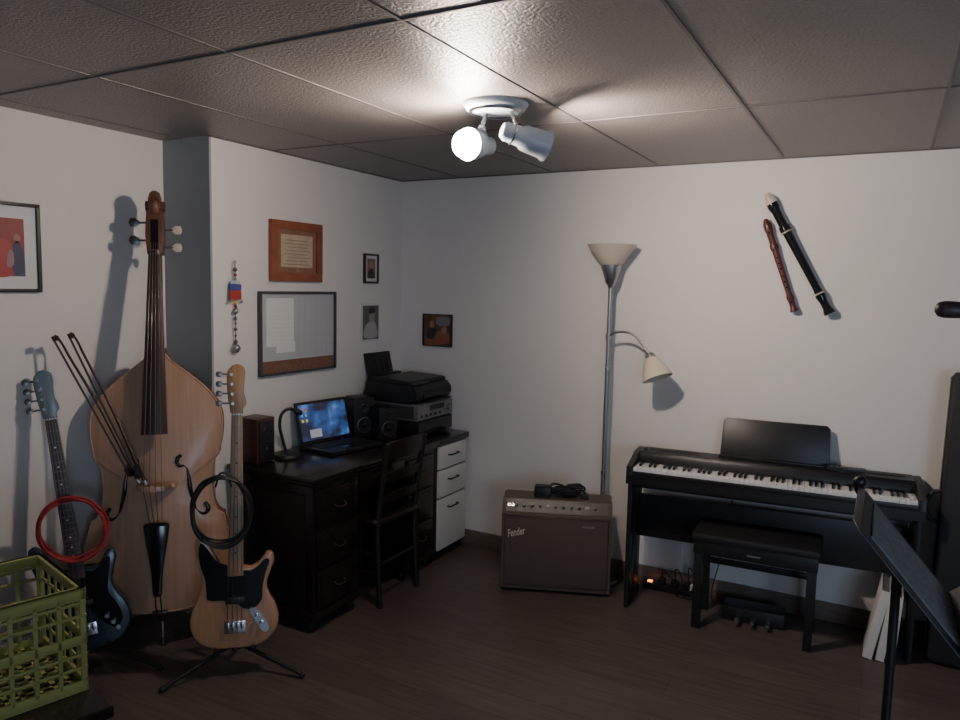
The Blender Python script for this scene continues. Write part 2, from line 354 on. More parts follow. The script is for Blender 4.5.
for sx in (-1,1):
    f=[(.100,.70),(.083,.685),(.089,.655),(.113,.650),(.127,.61),(.133,.56),(.145,.50),(.160,.455),(.190,.435),(.208,.455),(.194,.485)]
    tube(g,'f_hole_%s'%('r' if sx>0 else 'l'),[(sx*x,B0+y-.01,bz-.004-(x-.09)*.10) for x,y in f],.0060,'blackgloss',taper=[1.3,1.7,1.4,.8,1.3,1.7,1.3,.8,1.3,1.7,1.3])
br_=[(-.085,0),(-.055,0),(-.045,.03),(-.02,.035),(0,.03),(.02,.035),(.045,.03),(.055,0),(.085,0),(.08,.035),(.06,.06),(.068,.09),(.045,.135),(0,.147),(-.045,.135),(-.068,.09),(-.06,.06),(-.08,.035)]
prism(g,'bridge',[(x,z+bz-.004) for x,z in br_],B0+.555,B0+.573,'spruce',axis='y')
def board(par,name,y0,y1,w0,w1,z0,z1,th,mt,arch=.012,seg=8):
    bm=bmesh.new(); rr=[]
    for y,w,z in ((y0,w0,z0),(y1,w1,z1)):
        top=[bm.verts.new((-w/2+w*i/seg,y,z+arch*(w/w0)*(1-(2*i/seg-1)**2))) for i in range(seg+1)]
        bot=[bm.verts.new((w/2,y,z-th)),bm.verts.new((-w/2,y,z-th))]
        rr.append(top+bot)
    n_=len(rr[0])
    for i in range(n_): bm.faces.new((rr[0][i],rr[0][(i+1)%n_],rr[1][(i+1)%n_],rr[1][i]))
    bm.faces.new(rr[0]); bm.faces.new(rr[1][::-1])
    return finish(bm,name,mt,par,True)
board(g,'fingerboard',B0+.79,1.755,.104,.050,.165,.075,.022,'ebony')
board(g,'neck',B0+1.10,1.76,.064,.046,.115,.055,.045,'headwood',0)
prism(g,'neck_heel',[(-.035,B0+1.08),(.035,B0+1.08),(.03,B0+1.17),(-.03,B0+1.17)],-.055,.12,'headwood',.008)
board(g,'nut',1.75,1.765,.05,.05,.078,.078,.02,'ebony')
prism(g,'peg_box',[(-.032,1.755),(.032,1.755),(.040,1.84),(.034,1.95),(-.034,1.95),(-.040,1.84)],.0,.068,'headwood',.008)
box(g,'peg_box_slot',(-.016,1.775,.065),(.016,1.91,.0695),'blackgloss')
sp=[]
for i in range(26):
    a=i/25*2.2*2*math.pi; rr=.050*(1-i/25*.78)
    sp.append((0,1.975+rr*math.sin(a+.3),.03+rr*math.cos(a+.3)))
tube(g,'scroll',sp,.024,'headwood')
tube(g,'scroll_eye',[(-.040,1.975,.03),(.040,1.975,.03)],.024,'headwood',smooth=False)
for i,(sx,y) in enumerate(((1,1.79),(-1,1.82),(1,1.87),(-1,1.90))):
    cyl(g,'tuner_shaft_%d'%i,(0,y,.035),(sx*.075,y,.03),.005,'darkchrome')
    prism(g,'tuner_key_%d'%i,[(sx*.068,y-.008),(sx*.085,y-.02),(sx*.105,y-.018),(sx*.112,y),(sx*.105,y+.018),(sx*.085,y+.02),(sx*.068,y+.008)][::sx],.026,.034,'cream' if sx>0 else 'darkchrome',.002)
for i in range(4):
    o_=i-1.5
    tube(g,'string_%d'%i,[(o_*.009,1.85,.05),(o_*.010,1.758,.090-abs(o_)*.002),(o_*.024,B0+.565,bz+.146-abs(o_)*.004),(o_*.016,B0+.40,.150)],.0012+.0002*(3-i),'darkchrome',smooth=False)
prism(g,'tailpiece',cat([(-.046,B0+.40,0),(0,B0+.408,0),(.046,B0+.40,0),(.050,B0+.37,0),(.024,B0+.20,0),(.018,B0+.10,0),(0,B0+.09,0),(-.018,B0+.10,0),(-.024,B0+.20,0),(-.050,B0+.37,0)],4),.125,.150,'blackgloss',.006)
tube(g,'tail_gut',[(-.008,B0+.11,.135),(-.01,B0+.02,.105),(0,B0-.012,.05),(.01,B0+.02,.105),(.008,B0+.11,.135)],.003,'cable')
box(g,'saddle',(-.03,B0-.004,.06),(.03,B0+.012,.095),'ebony',.004)
lathe(g,'endpin_collar',[(0,0),(.014,0),(.02,.02),(.026,.05),(.026,.06),(0,.06)],'ebony',(0,B0-.055,0),(0,1,0))
cyl(g,'endpin_rod',(0,.02,0),(0,B0,0),.006,'chrome')
lathe(g,'rubber_tip',[(0,0),(.012,0.002),(.013,.02),(.007,.035),(0,.035)],'cable',(0,0.0,0),(0,1,0))
# bows
def bow(name,p0,p1,side):
    p0=V(p0);p1=V(p1);d=p1-p0
    g=group(name,mtx=frame(p0,d,side)); L=d.length
    tube(g,'stick',[(0,0,.0),(0,L*.1,-.002),(0,L*.5,-.014),(0,L*.85,-.004),(0,L*.97,0),(0,L,.012)],.0062,'ebony',taper=[1.2,1.2,1,.8,.75,.9])
    prism(g,'frog',[(.020,0),(L*.0+.075,0),(.070,.02),(.055,.034),(.028,.034),(.018,.02)],-.008,.008,'blackgloss',axis='z').matrix_local=Matrix(((0,0,1,0),(1,0,0,0),(0,1,0,0),(0,0,0,1)))
    cyl(g,'screw_button',(0,-.02,0),(0,.0,0),.006,'chrome')
    box(g,'hair',(-.005,.06,.028),(.005,L*.985,.0290),F('bow_hair',(.12,.10,.08)),rot=None)
    box(g,'tip',(-.006,L*.965,0),(.006,L*.995,.03),'ebony',.002)
bow('bass_bow',(-2.715,1.975,.800),(-3.015,1.835,1.395),(.3,-.9,0))
bow('bass_bow',(-2.695,1.995,.790),(-2.985,1.885,1.405),(.3,-.9,0))

# ------------------------------------------------------------------ electric basses
pb=[(0,0),(.08,.003),(.14,.035),(.172,.095),(.163,.16),(.134,.215),(.124,.26),(.138,.31),(.153,.355),(.145,.385),(.122,.388),(.095,.352),(.06,.332),(.035,.335),(-.035,.338),(-.06,.348),(-.08,.38),(-.102,.43),(-.132,.462),(-.156,.452),(-.160,.41),(-.148,.35),(-.134,.295),(-.134,.25),(-.150,.20),(-.172,.145),(-.172,.085),(-.14,.032),(-.08,.003)]
def electric_bass(name,mtx,bodym,neckm,fbm,guardm,headm,tele):
    g=group(name,mtx=mtx)
    prism(g,'body',[(p.x,p.y) for p in cat([(a,b,0) for a,b in pb],4)],-.021,.021,bodym,.007,3)
    if tele:
        gd=[(-.03,.345),(-.075,.365),(-.105,.41),(-.135,.44),(-.145,.40),(-.135,.34),(-.118,.29),(-.112,.235),(-.105,.205),(-.05,.20),(.0,.19),(.03,.165),(.07,.16),(.105,.195),(.108,.25),(.12,.31),(.135,.355),(.118,.365),(.09,.338),(.06,.318),(.03,.325)]
    else:
        gd=[(-.03,.345),(-.075,.36),(-.105,.40),(-.135,.43),(-.142,.39),(-.13,.33),(-.112,.28),(-.09,.235),(-.05,.215),(.0,.20),(.03,.16),(.07,.10),(.11,.07),(.14,.10),(.13,.16),(.105,.215),(.108,.26),(.12,.31),(.13,.355),(.115,.362),(.09,.338),(.06,.318),(.03,.325)]
    prism(g,'pickguard',[(p.x,p.y) for p in cat([(a,b,0) for a,b in gd],3)],.021,.0235,guardm,.0008,1)
    board(g,'neck',.30,.965,.062,.042,.026,.026,.026,neckm,0)
    board(g,'fretboard',.30,.965,.062,.042,.027,.027,.006,fbm,.003)
    for i in range(1,21):
        y=.10+.864/(2**(i/12))
        w=.042+(.965-y)/.665*.020
        box(g,'fret_%02d'%i,(-w/2,y-.0012,.027),(w/2,y+.0012,.0308),'darkchrome')
    for i in (3,5,7,9,12,15,17,19):
        y=.10+.864*(2**(-(i-.5)/12)); lathe(g,'fret_dot_%d'%i,[(0,0),(.004,0),(.004,.0006),(0,.0006)],'black' if tele else 'key',(0,y,.0300),seg=12)
    box(g,'nut',(-.021,.963,.022),(.021,.969,.034),'key',.001)
    hs=[(-.021,.965),(.021,.965),(.024,.99),(.036,1.005),(.034,1.03),(.026,1.06),(.030,1.12),(.028,1.155),(.004,1.172),(-.022,1.165),(-.040,1.14),(-.041,1.10),(-.036,1.03),(-.030,1.0)]
    prism(g,'headstock',[(p.x,p.y) for p in cat([(a,b,0) for a,b in hs],3)],.004,.020,headm,.003)
    for i in range(4):
        y=1.01+i*.040; x=-.016-.002*i
        cyl(g,'tuner_post_%d'%i,(x,y,.018),(x,y,.036),.006,'chrome')
        cyl(g,'tuner_shaft_%d'%i,(x,y,.0),(-.062,y,.0),.0035,'darkchrome')
        prism(g,'tuner_key_%d'%i,cat([(-.060,y-.005,0),(-.070,y-.012,0),(-.082,y-.010,0),(-.086,y,0),(-.082,y+.010,0),(-.070,y+.012,0),(-.060,y+.005,0)],3),-.003,.003,'darkchrome',.001)
        lathe(g,'tuner_plate_%d'%i,[(0,0),(.014,0),(.014,.004),(0,.004)],'darkchrome',(x,y,.000))
        sx=(i-1.5)
        tube(g,'string_%d'%i,[(x,y,.032),(sx*.010,.966,.036),(sx*.019,.10,.038),(sx*.019,.07,.030)],.0010+.0002*(3-i),'darkchrome',smooth=False)
    box(g,'bridge_plate',(-.042,.062,.021),(.042,.112,.0245),'chrome',.002)
    for i in range(4): box(g,'saddle_%d'%i,(-.036+i*.019,.085,.0245),(-.021+i*.019,.108,.034),'chrome',.002)
    if tele: box(g,'pickup',(-.038,.185,.0235),(.038,.215,.034),'black',.004)
    else:
        box(g,'pickup_a',(-.045,.215,.0235),(.002,.238,.034),'black',.004); box(g,'pickup_b',(-.002,.185,.0235),(.045,.208,.034),'black',.004)
    if tele:
        prism(g,'control_plate',cat([(.055,.155,0),(.075,.165,0),(.112,.125,0),(.135,.08,0),(.125,.06,0),(.105,.07,0),(.08,.11,0)],3),.021,.0235,'chrome')
    for i,(x,y) in enumerate(((.085,.125),(.105,.095),(.12,.07))[: (2 if tele else 3)]):
        lathe(g,'knob_%d'%i,[(0,.02),(.009,.02),(.010,.002),(.010,0)],'chrome',(x,y,.022))
    lathe(g,'strap_button',[(0,-.012),(.008,-.012),(.004,-.006),(.005,0)],'chrome',(0,.0,0),(0,1,0))
    return g
Eb=V((-2.285,2.10,.125)); Et=V((-2.345,2.185,1.275))
electric_bass('electric_bass_guitar',frame(Eb,Et-Eb,(.68,-.73,0)),'ash','maple','maple','blackgloss','maple',True)
Lb=V((-2.80,1.80,.105)); Lt=V((-3.055,1.80,1.235))
electric_bass('electric_bass_guitar',frame(Lb,Lt-Lb,(.80,-.60,0)),'blue','lblue','rosewood','blackgloss','lblue',False)
def gstand(name,c,fdir):
    f=V((fdir[0],fdir[1],0)).normalized(); s=V((-f.y,f.x,0)); c=V(c)
    mtx=Matrix.Identity(4)
    for i in range(3): mtx[i][0]=s[i]; mtx[i][1]=-f[i]; mtx[i][3]=c[i]
    g=group(name,mtx=mtx)
    hub=V((0,.05,.11))
    for i,(x,y) in enumerate(((-.27,-.10),(.27,-.10),(0,.24))):
        tube(g,'leg_%d'%i,[tuple(hub),(x*.85,.05+(y-.05)*.85,.03),(x,y,.012)],.009,'black',smooth=False)
        ball(g,'foot_%d'%i,(x,y,.013),.013,'cable')
    cyl(g,'upright',tuple(hub),(0,.12,.42),.010,'black')
    cyl(g,'hub',(0,.05,.08),(0,.058,.15),.02,'black')
    for sx in (-1,1):
        tube(g,'cradle_%d'%sx,[(0,.055,.13),(sx*.07,.045,.118),(sx*.075,-.015,.112),(sx*.075,-.05,.118),(sx*.075,-.055,.135)],.008,'cable')
    tube(g,'back_yoke',[(-.09,.085,.38),(-.06,.115,.40),(0,.12,.415),(.06,.115,.40),(.09,.085,.38)],.008,'cable')
gstand('guitar_stand',(-2.30,2.115,0),(.68,-.73))
gstand('guitar_stand',(-2.82,1.81,0),(.80,-.60))
# cables
g=group('coiled_black_cable',(0,0,0))
nd=V((.68,-.73,.05)).normalized(); sd=V((.73,.68,0)).normalized()
coil(g,'loops',V((-2.345,2.095,.70))+nd*.040,sd,(0,0,1),.112,.140,6,.0046,'cable',.012)
tube(g,'hang_loop',[V((-2.335,2.10,.80))+nd*.03+sd*.03,V((-2.34,2.10,.86))+nd*.035+sd*.0,V((-2.34,2.10,.80))+nd*.03-sd*.03],.004,'cable')
g=group('coiled_red_cable',(0,0,0))
nd=V((.80,-.60,.2)).normalized(); sd=V((.60,.80,0)).normalized()
coil(g,'loops',V((-2.885,1.80,.605))+nd*.045,sd,(-.1,.0,1),.120,.125,6,.0048,'red',.012)

# ------------------------------------------------------------------ desk
DZ=.745
g=group('writing_desk',(-2.52,3.05,0))
def P(x,y,z): return (x+2.52,y-3.05,z)
box(g,'top',P(-2.785,2.515,.722),P(-2.225,3.585,DZ),'mahog',.006)
box(g,'top_moulding',P(-2.78,2.53,.70),P(-2.235,3.575,.722),'mahog',.006)
for nm,y0,y1 in (('left',2.54,2.87),('right',3.27,3.57)):
    box(g,nm+'_pedestal',P(-2.78,y0,.09),P(-2.255,y1,.70),'mahog',.004)
    box(g,nm+'_plinth',P(-2.775,y0-.008,.06),P(-2.245,y1+.008,.10),'mahog',.006)
    n_=3
    for i in range(n_):
        z0=.12+i*.19
        box(g,'%s_drawer_%d'%(nm,i),P(-2.256,y0+.02,z0),P(-2.240,y1-.02,z0+.175),'mahog',.005)
        box(g,'%s_drawer_inset_%d'%(nm,i),P(-2.241,y0+.04,z0+.02),P(-2.236,y1-.04,z0+.155),'mahog',.003)
        ym=(y0+y1)/2
        tube(g,'%s_pull_%d'%(nm,i),[P(-2.236,ym-.035,z0+.095),P(-2.220,ym-.03,z0+.085),P(-2.216,ym,z0+.08),P(-2.220,ym+.03,z0+.085),P(-2.236,ym+.035,z0+.095)],.0028,F('dark_brass',(.05,.035,.02)))
    for x in (-2.74,-2.285):
        for y in (y0+.025,y1-.025):
            lathe(g,'%s_foot_%d_%d'%(nm,int(-x*100),int(y*100)),[(0,0),(.018,0),(.024,.02),(.02,.04),(.032,.06),(.032,.065),(0,.065)],'mahog',P(x,y,0))
box(g,'centre_drawer',P(-2.27,2.88,.60),P(-2.245,3.26,.695),'mahog',.005)
box(g,'modesty_panel',P(-2.76,2.87,.12),P(-2.745,3.27,.70),'mahog')
box(g,'end_panel_frame',P(-2.73,2.533,.14),P(-2.30,2.541,.66),'chairwood',.004)
g=group('white_drawer_cabinet',(-2.52,3.785,0))
def P(x,y,z): return (x+2.52,y-3.785,z)
box(g,'carcass',P(-2.78,3.595,.05),P(-2.265,3.955,.70),'chairwood',.003)
box(g,'plinth',P(-2.77,3.60,0),P(-2.28,3.95,.05),'black')
box(g,'top',P(-2.785,3.59,.70),P(-2.245,3.965,.735),'mahog',.004)
for i,(z0,z1) in enumerate(((.065,.375),(.385,.545),(.555,.692))):
    box(g,'drawer_front_%d'%i,P(-2.268,3.625,z0),P(-2.250,3.945,z1),'white',.004)
    ym=3.775;zm=z1-.06
    tube(g,'handle_%d'%i,[P(-2.25,ym-.05,zm),P(-2.228,ym-.045,zm),P(-2.228,ym+.045,zm),P(-2.25,ym+.05,zm)],.005,'blackgloss',smooth=False)
# chair
g=group('wooden_chair',(-2.305,3.10,0))
yl,yr=-.165,.165
for y in (yl,yr):
    tube(g,'back_post_%d'%(y>0),[(.145,y,0),(.13,y,.22),(.125,y,.44),(.15,y*1.0,.66),(.185,y*1.02,.850)],.017,'chairwood',taper=[.8,1,1.1,1,.8])
    tube(g,'front_leg_%d'%(y>0),[(-.24,y,0),(-.235,y,.2),(-.23,y,.43)],.017,'chairwood',taper=[.75,.95,1.15])
    cyl(g,'side_stretcher_%d'%(y>0),(-.235,y,.17),(.13,y,.17),.009,'chairwood')
    cyl(g,'side_stretcher_up_%d'%(y>0),(-.232,y,.27),(.13,y,.27),.009,'chairwood')
cyl(g,'front_stretcher',(-.235,yl,.22),(-.235,yr,.22),.009,'chairwood'); cyl(g,'rear_stretcher',(.13,yl,.22),(.13,yr,.22),.009,'chairwood')
prism(g,'seat',[(p.x,p.y) for p in cat([(-.26,-.18,0),(-.26,.18,0),(.0,.19,0),(.145,.165,0),(.145,-.165,0),(0,-.19,0)],5)],.43,.462,'chairwood',.008)
def slat(nm,z0,z1,x):
    n_=10
    bm=bmesh.new();R=[]
    for i in range(n_+1):
        y=yl+(yr-yl)*i/n_; b_=.025*(1-(2*i/n_-1)**2); h_=.012*(1-(2*i/n_-1)**2)
        R.append([bm.verts.new((x+b_-.007,y,z0)),bm.verts.new((x+b_+.007,y,z0)),bm.verts.new((x+b_+.007+.012,y,z1+h_)),bm.verts.new((x+b_-.007+.012,y,z1+h_))])
    for a,c in zip(R,R[1:]):
        for k in range(4): bm.faces.new((a[k],a[(k+1)%4],c[(k+1)%4],c[k]))
    bm.faces.new(R[0]);bm.faces.new(R[-1][::-1]); finish(bm,nm,'chairwood',g,True)
slat('crest_rail',.765,.850,.166); slat('mid_rail',.645,.69,.144); slat('low_rail',.54,.58,.131)

# ------------------------------------------------------------------ things on desk
g=group('laptop',mtx=Matrix.Translation((-2.555,3.115,DZ))@Matrix.Rotation(math.radians(82),4,'Z'))
box(g,'base',(-.185,-.125,.002),(.185,.125,.022),'black',.005)
box(g,'keyboard',(-.16,-.02,.022),(.16,.10,.0235),'blacksoft')
for r_ in range(5):
    for c_ in range(14): box(g,'key_%d_%d'%(r_,c_),(-.157+c_*.0226,-.015+r_*.0225,.0232),(-.138+c_*.0226,.004+r_*.0225,.0255),'blacksoft')
box(g,'touchpad',(-.055,-.11,.022),(.04,-.04,.0228),'blackgloss',.0005)
ph=math.radians(14); hb=V((0,.12,.022))
lid=group('lid'); lid.parent=g; lid.matrix_local=Matrix.Translation(hb)@Matrix.Rotation(-ph,4,'X')
box(lid,'lid_shell',(-.185,0,0),(.185,.008,.230),'black',.003)
box(lid,'display',(-.168,-.001,.018),(.168,.0005,.215),'screen')
box(lid,'window_panel',(-.11,-.0018,.03),(-.03,-.0008,.075),mat('screen_window',(.4,.42,.46),.4,emis=.4))
for i in range(6): box(lid,'desktop_icon_%d'%i,(-.155+(i//3)*.028,-.0018,.18-(i%3)*.03),(-.141+(i//3)*.028,-.0008,.195-(i%3)*.03),mat('icon_%d'%i,((.5,.1,.05),(.1,.3,.6),(.6,.5,.1))[i%3],.4,emis=.6))
g=group('computer_mouse',(-2.36,3.34,DZ)); ball(g,'shell',(0,0,.014),.028,'darkchrome',(1.6,1,.5))
ball(g,'wheel',(.028,0,.024),.006,'black')
def speaker(name,loc,rz,w,d,h,mt,drv):
    g=group(name,loc,rz)
    box(g,'cabinet',(-w/2,-d/2,.003),(w/2,d/2,h),mt,.006)
    for i,(z,r_) in enumerate(drv):
        lathe(g,'ring_%d'%i,[(r_*1.12,0),(r_*1.15,.005),(r_*1.0,.008),(r_*.95,.004)],'alu' if mt=='black' else 'black',(0,-d/2,z),(0,-1,0))
        lathe(g,'cone_%d'%i,[(r_,.004),(r_*.4,.001),(r_*.38,.003),(r_*.2,.009),(0,.011)],'blacksoft',(0,-d/2,z),(0,-1,0))
    if mt!='black': box(g,'grille',(-w/2+.012,-d/2-.006,.012),(w/2-.012,-d/2,h-.012),'black',.003)
    for i,(x,y) in enumerate(((-1,-1),(1,-1),(-1,1),(1,1))): cyl(g,'pad_%d'%i,(x*w*.38,y*d*.38,0),(x*w*.38,y*d*.38,.004),.008,'cable')
speaker('wooden_speaker',(-2.705,2.635,DZ),math.radians(90),.12,.13,.225,'brownwood',[(.07,.04),(.16,.02)])
speaker('desktop_speaker',(-2.68,3.425,DZ),math.radians(62),.125,.13,.235,'black',[(.075,.042),(.175,.022)])
speaker('desktop_speaker',(-2.515,3.440,DZ),math.radians(62),.115,.12,.185,'black',[(.07,.040),(.148,.017)])
g=group('gooseneck_microphone',(-2.640,2.775,DZ))
lathe(g,'base',[(0,0),(.062,0),(.064,.008),(.058,.02),(.03,.032),(.014,.04),(0,.042)],'black')
tube(g,'gooseneck',[(0,0,.03),(-.008,-.018,.10),(-.014,-.030,.18),(-.004,-.018,.235),(.016,.012,.252),(.026,.034,.242)],.0080,'black')
lathe(g,'capsule',[(0,0),(.010,.003),(.015,.013),(.015,.036),(.008,.046),(0,.048)],'blacksoft',(.025,.032,.244),(.4,.7,-.45))
g=group('stereo_receiver',(-2.545,3.735,DZ))
box(g,'lower_case',(-.19,-.185,.012),(.19,.20,.095),'black',.004)
box(g,'lower_faceplate',(.19,-.18,.018),(.194,.195,.09),'blackgloss',.002)
box(g,'upper_case',(-.19,-.185,.098),(.185,.20,.195),'silver',.005)
box(g,'faceplate',(.185,-.185,.102),(.191,.20,.19),'silver',.003)
box(g,'display_window',(.191,-.06,.150),(.1925,.10,.180),'blackgloss')
box(g,'side_panel',(-.15,-.187,.11),(.16,-.185,.185),'alu')
lathe(g,'volume_knob',[(0,.018),(.018,.018),(.020,0)],'silver',(.191,.15,.145),(1,0,0))
for i in range(5): lathe(g,'button_%d'%i,[(0,.008),(.007,.008),(.008,0)],'black',(.191,-.15+i*.05,.125),(1,0,0),16)
for i,(x,y) in enumerate(((-1,-1),(1,-1),(-1,1),(1,1))): cyl(g,'foot_%d'%i,(x*.16,y*.15,0),(x*.16,y*.15,.013),.014,'cable')
g=group('inkjet_printer',(-2.55,3.735,DZ+.195))
def prof(nm,pts,y0,y1,mt,bev=.006):
    bm=bmesh.new(); vs=[bm.verts.new((p[0],y0,p[1])) for p in pts]; f=bm.faces.new(vs)
    r=bmesh.ops.extrude_face_region(bm,geom=[f]); nv=[q for q in r['geom'] if isinstance(q,bmesh.types.BMVert)]; bmesh.ops.translate(bm,vec=(0,y1-y0,0),verts=nv)
    bmesh.ops.bevel(bm,geom=bm.edges[:],offset=bev,segments=2,affect='EDGES'); return finish(bm,nm,mt,g,True)
prof('body',[(-.18,.003),(.15,.003),(.185,.03),(.19,.075),(.15,.115),(-.10,.125),(-.18,.11)],-.200,.205,'black',.008)
prof('scanner_lid',[(-.12,.124),(.12,.117),(.15,.118),(.14,.135),(-.12,.145)],-.19,.195,'black',.004)
box(g,'output_slot',(.175,-.12,.03),(.192,.13,.06),'blackgloss')
prof('output_tray',[(.16,.012),(.24,.018),(.24,.024),(.16,.02)],-.11,.12,'black',.002)
box(g,'control_panel',(.10,-.18,.118),(.165,-.02,.128),'alu',.003,rot=(0,math.radians(12),0))
box(g,'paper_support',(-.225,-.13,.08),(-.215,.13,.275),'black',.003,rot=(0,math.radians(-14),0))
box(g,'paper_support_lip',(-.19,-.14,.11),(-.15,.14,.15),'black',.004)
for i in range(4): box(g,'support_rib_%d'%i,(-.213,-.09+i*.055,.10),(-.210,-.08+i*.055,.24),'blacksoft',rot=(0,math.radians(-14),0))

# ------------------------------------------------------------------ guitar amplifier
c,s=.93,.37; rz=math.atan2(s,c)
g=group('guitar_amplifier',(-1.745,3.455,0),rz)
W,D=.585,.215
prism(g,'cabinet',[(0,.02),(D,.02),(D,.50),(.055,.50),(.012,.435),(0,.43)],0,W,'amp',.006,2,axis='x')
box(g,'grille_cloth',(.022,-.004,.045),(W-.022,.004,.415),'grille',.003)
tube(g,'piping',[(.018,-.005,.04),(W-.018,-.005,.04),(W-.018,-.005,.42),(.018,-.005,.42)],.002,'panel',cyc=True,smooth=False)
pa=V((0,.012,.437)); pb_=V((0,.053,.497)); pd=(pb_-pa); pn=V((0,-pd.z,pd.y)).normalized()
bm=bmesh.new()
q_=[pa+pn*.0035+V((.02,0,0)),pa+pn*.0035+V((W-.02,0,0)),pb_+pn*.0035+V((W-.02,0,0)),pb_+pn*.0035+V((.02,0,0))]
vs=[bm.verts.new(x) for x in q_]+[bm.verts.new(x-pn*.006) for x in q_]
for f in ((0,1,2,3),(4,7,6,5),(0,4,5,1),(1,5,6,2),(2,6,7,3),(3,7,4,0)): bm.faces.new([vs[i] for i in f])
finish(bm,'control_panel','panel',g)
pc=(pa+pb_)/2+pn*.0035
for i in range(11):
    lathe(g,'knob_%d'%i,[(0,.014),(.006,.014),(.0085,.004),(.010,0)],'cream' if i%5==4 else 'black',pc+V((.075+i*.042,0,0)),pn,16)
    lathe(g,'knob_skirt_%d'%i,[(.0105,.0),(.0120,.0012),(.0100,.0015)],'silver',pc+V((.075+i*.042,0,0)),pn,16)
for i in range(2): lathe(g,'jack_%d'%i,[(.007,0),(.008,.004),(.004,.004),(.003,0)],'chrome',pc+V((.035+i*.02,0,0)),pn,14)
def word(par,nm,body,size,mtx,mt,shear=.35):
    cu=bpy.data.curves.new(nm,'FONT'); cu.body=body; cu.size=size; cu.shear=shear; cu.extrude=.0012; cu.offset=.0008
    t=bpy.data.objects.new('t',cu); COL.objects.link(t); bpy.context.view_layer.update()
    me=bpy.data.meshes.new_from_object(t.evaluated_get(bpy.context.evaluated_depsgraph_get())); bpy.data.objects.remove(t); me.materials.clear(); me.materials.append(M[mt])
    o=bpy.data.objects.new(nm,me); COL.objects.link(o); o.parent=par; o.matrix_local=mtx
word(g,'logo','Fender',.058,Matrix.Translation((.035,-.006,.302))@Matrix.Rotation(math.radians(-14),4,'Y')@Matrix.Rotation(math.pi/2,4,'X')@Matrix.Scale(.58,4,(1,0,0)),'cream')
word(g,'badge','Acoustic',.020,Matrix.Translation((W-.16,-.006,.375))@Matrix.Rotation(math.pi/2,4,'X'),'silver')
for x,y in ((.04,.03),(W-.04,.03),(.04,D-.03),(W-.04,D-.03)): cyl(g,'foot_%d_%d'%(x*100,y*100),(x,y,0),(x,y,.022),.014,'cable')
for x in (0.004,W-.004):
    for z in (.03,.49): ball(g,'corner_%d_%d'%(x*100,z*100),(x,D-.010,z),.010,'chrome')
tube(g,'handle',[(W*.36,.15,.502),(W*.38,.15,.520),(W*.5,.15,.526),(W*.62,.15,.520),(W*.64,.15,.502)],.009,'panel')
g=group('effects_pedal_with_cable',(-1.745,3.455,.5),rz)
box(g,'pedal_body',(.165,.085,.0),(.255,.14,.055),'black',.006)
box(g,'treadle',(.17,.08,.055),(.25,.13,.066),'blacksoft',.003)
pts=[]
for i in range(44):
    a=i*.62; pts.append((.345+.085*math.cos(a)+random.uniform(-.02,.02),.108+.03*math.sin(a)+random.uniform(-.004,.004),.020+i*.0012+.008*math.sin(a*3)))
pts[0]=(.255,.11,.02)
tube(g,'cable_loops',pts,.006,'cable')
ball(g,'cable_bundle',(.35,.108,.026),.026,'cable',(2.2,.95,.85))
ball(g,'strain_wrap',(.28,.11,.035),.018,'cable',(2,1,1))
box(g,'plug_adapter',(.42,.09,.0),(.46,.125,.03),'black',.004)

# ------------------------------------------------------------------ floor lamp
g=group('floor_lamp',(-1.335,3.885,0))
lathe(g,'base',[(0,0),(.098,0),(.1,.006),(.095,.013),(.03,.017),(.014,.018),(0,.018)],'steel',seg=48)
cyl(g,'lower_pole',(0,0,.01),(0,0,.62),.013,'steel'); cyl(g,'middle_pole',(0,0,.62),(0,0,1.2),.0125,'steel'); cyl(g,'upper_pole',(0,0,1.2),(0,0,1.70),.012,'steel')
for z in (.62,1.2): lathe(g,'pole_joint_%d'%(z*100),[(.0125,z-.012),(.0150,z-.01),(.0150,z+.01),(.0125,z+.012)],'chrome')
lathe(g,'socket_cup',[(0,1.64),(.014,1.64),(.016,1.655),(.030,1.67),(.043,1.72),(.052,1.75),(.054,1.765),(0,1.765)],'steel')
lathe(g,'uplight_bowl',[(.0,1.76),(.04,1.76),(.062,1.775),(.090,1.815),(.122,1.857),(.134,1.874),(.130,1.875),(.117,1.859),(.083,1.818),(.05,1.785),(0,1.775)],'shade',seg=48)
tube(g,'reading_arm',[(0,0,1.375),(.02,-.01,1.392),(.08,-.02,1.408),(.15,-.03,1.395),(.205,-.035,1.34),(.245,-.04,1.290)],.0065,'steel')
lathe(g,'arm_clamp',[(0.0125,1.36),(.017,1.362),(.017,1.39),(.0125,1.392)],'steel')
lathe(g,'reading_cap',[(0,0),(.018,0),(.026,.012),(.030,.035),(0,.035)],'steel',(.240,-.038,1.303),(.38,-.15,-.85))
lathe(g,'reading_shade',[(.026,.022),(.040,.04),(.064,.090),(.082,.140),(.080,.141),(.061,.092),(.037,.044),(.02,.03)],'shade',(.240,-.038,1.303),(.38,-.15,-.85),40)
ball(g,'reading_bulb',(.240+.03,-.05,1.303-.075),.024,'key')

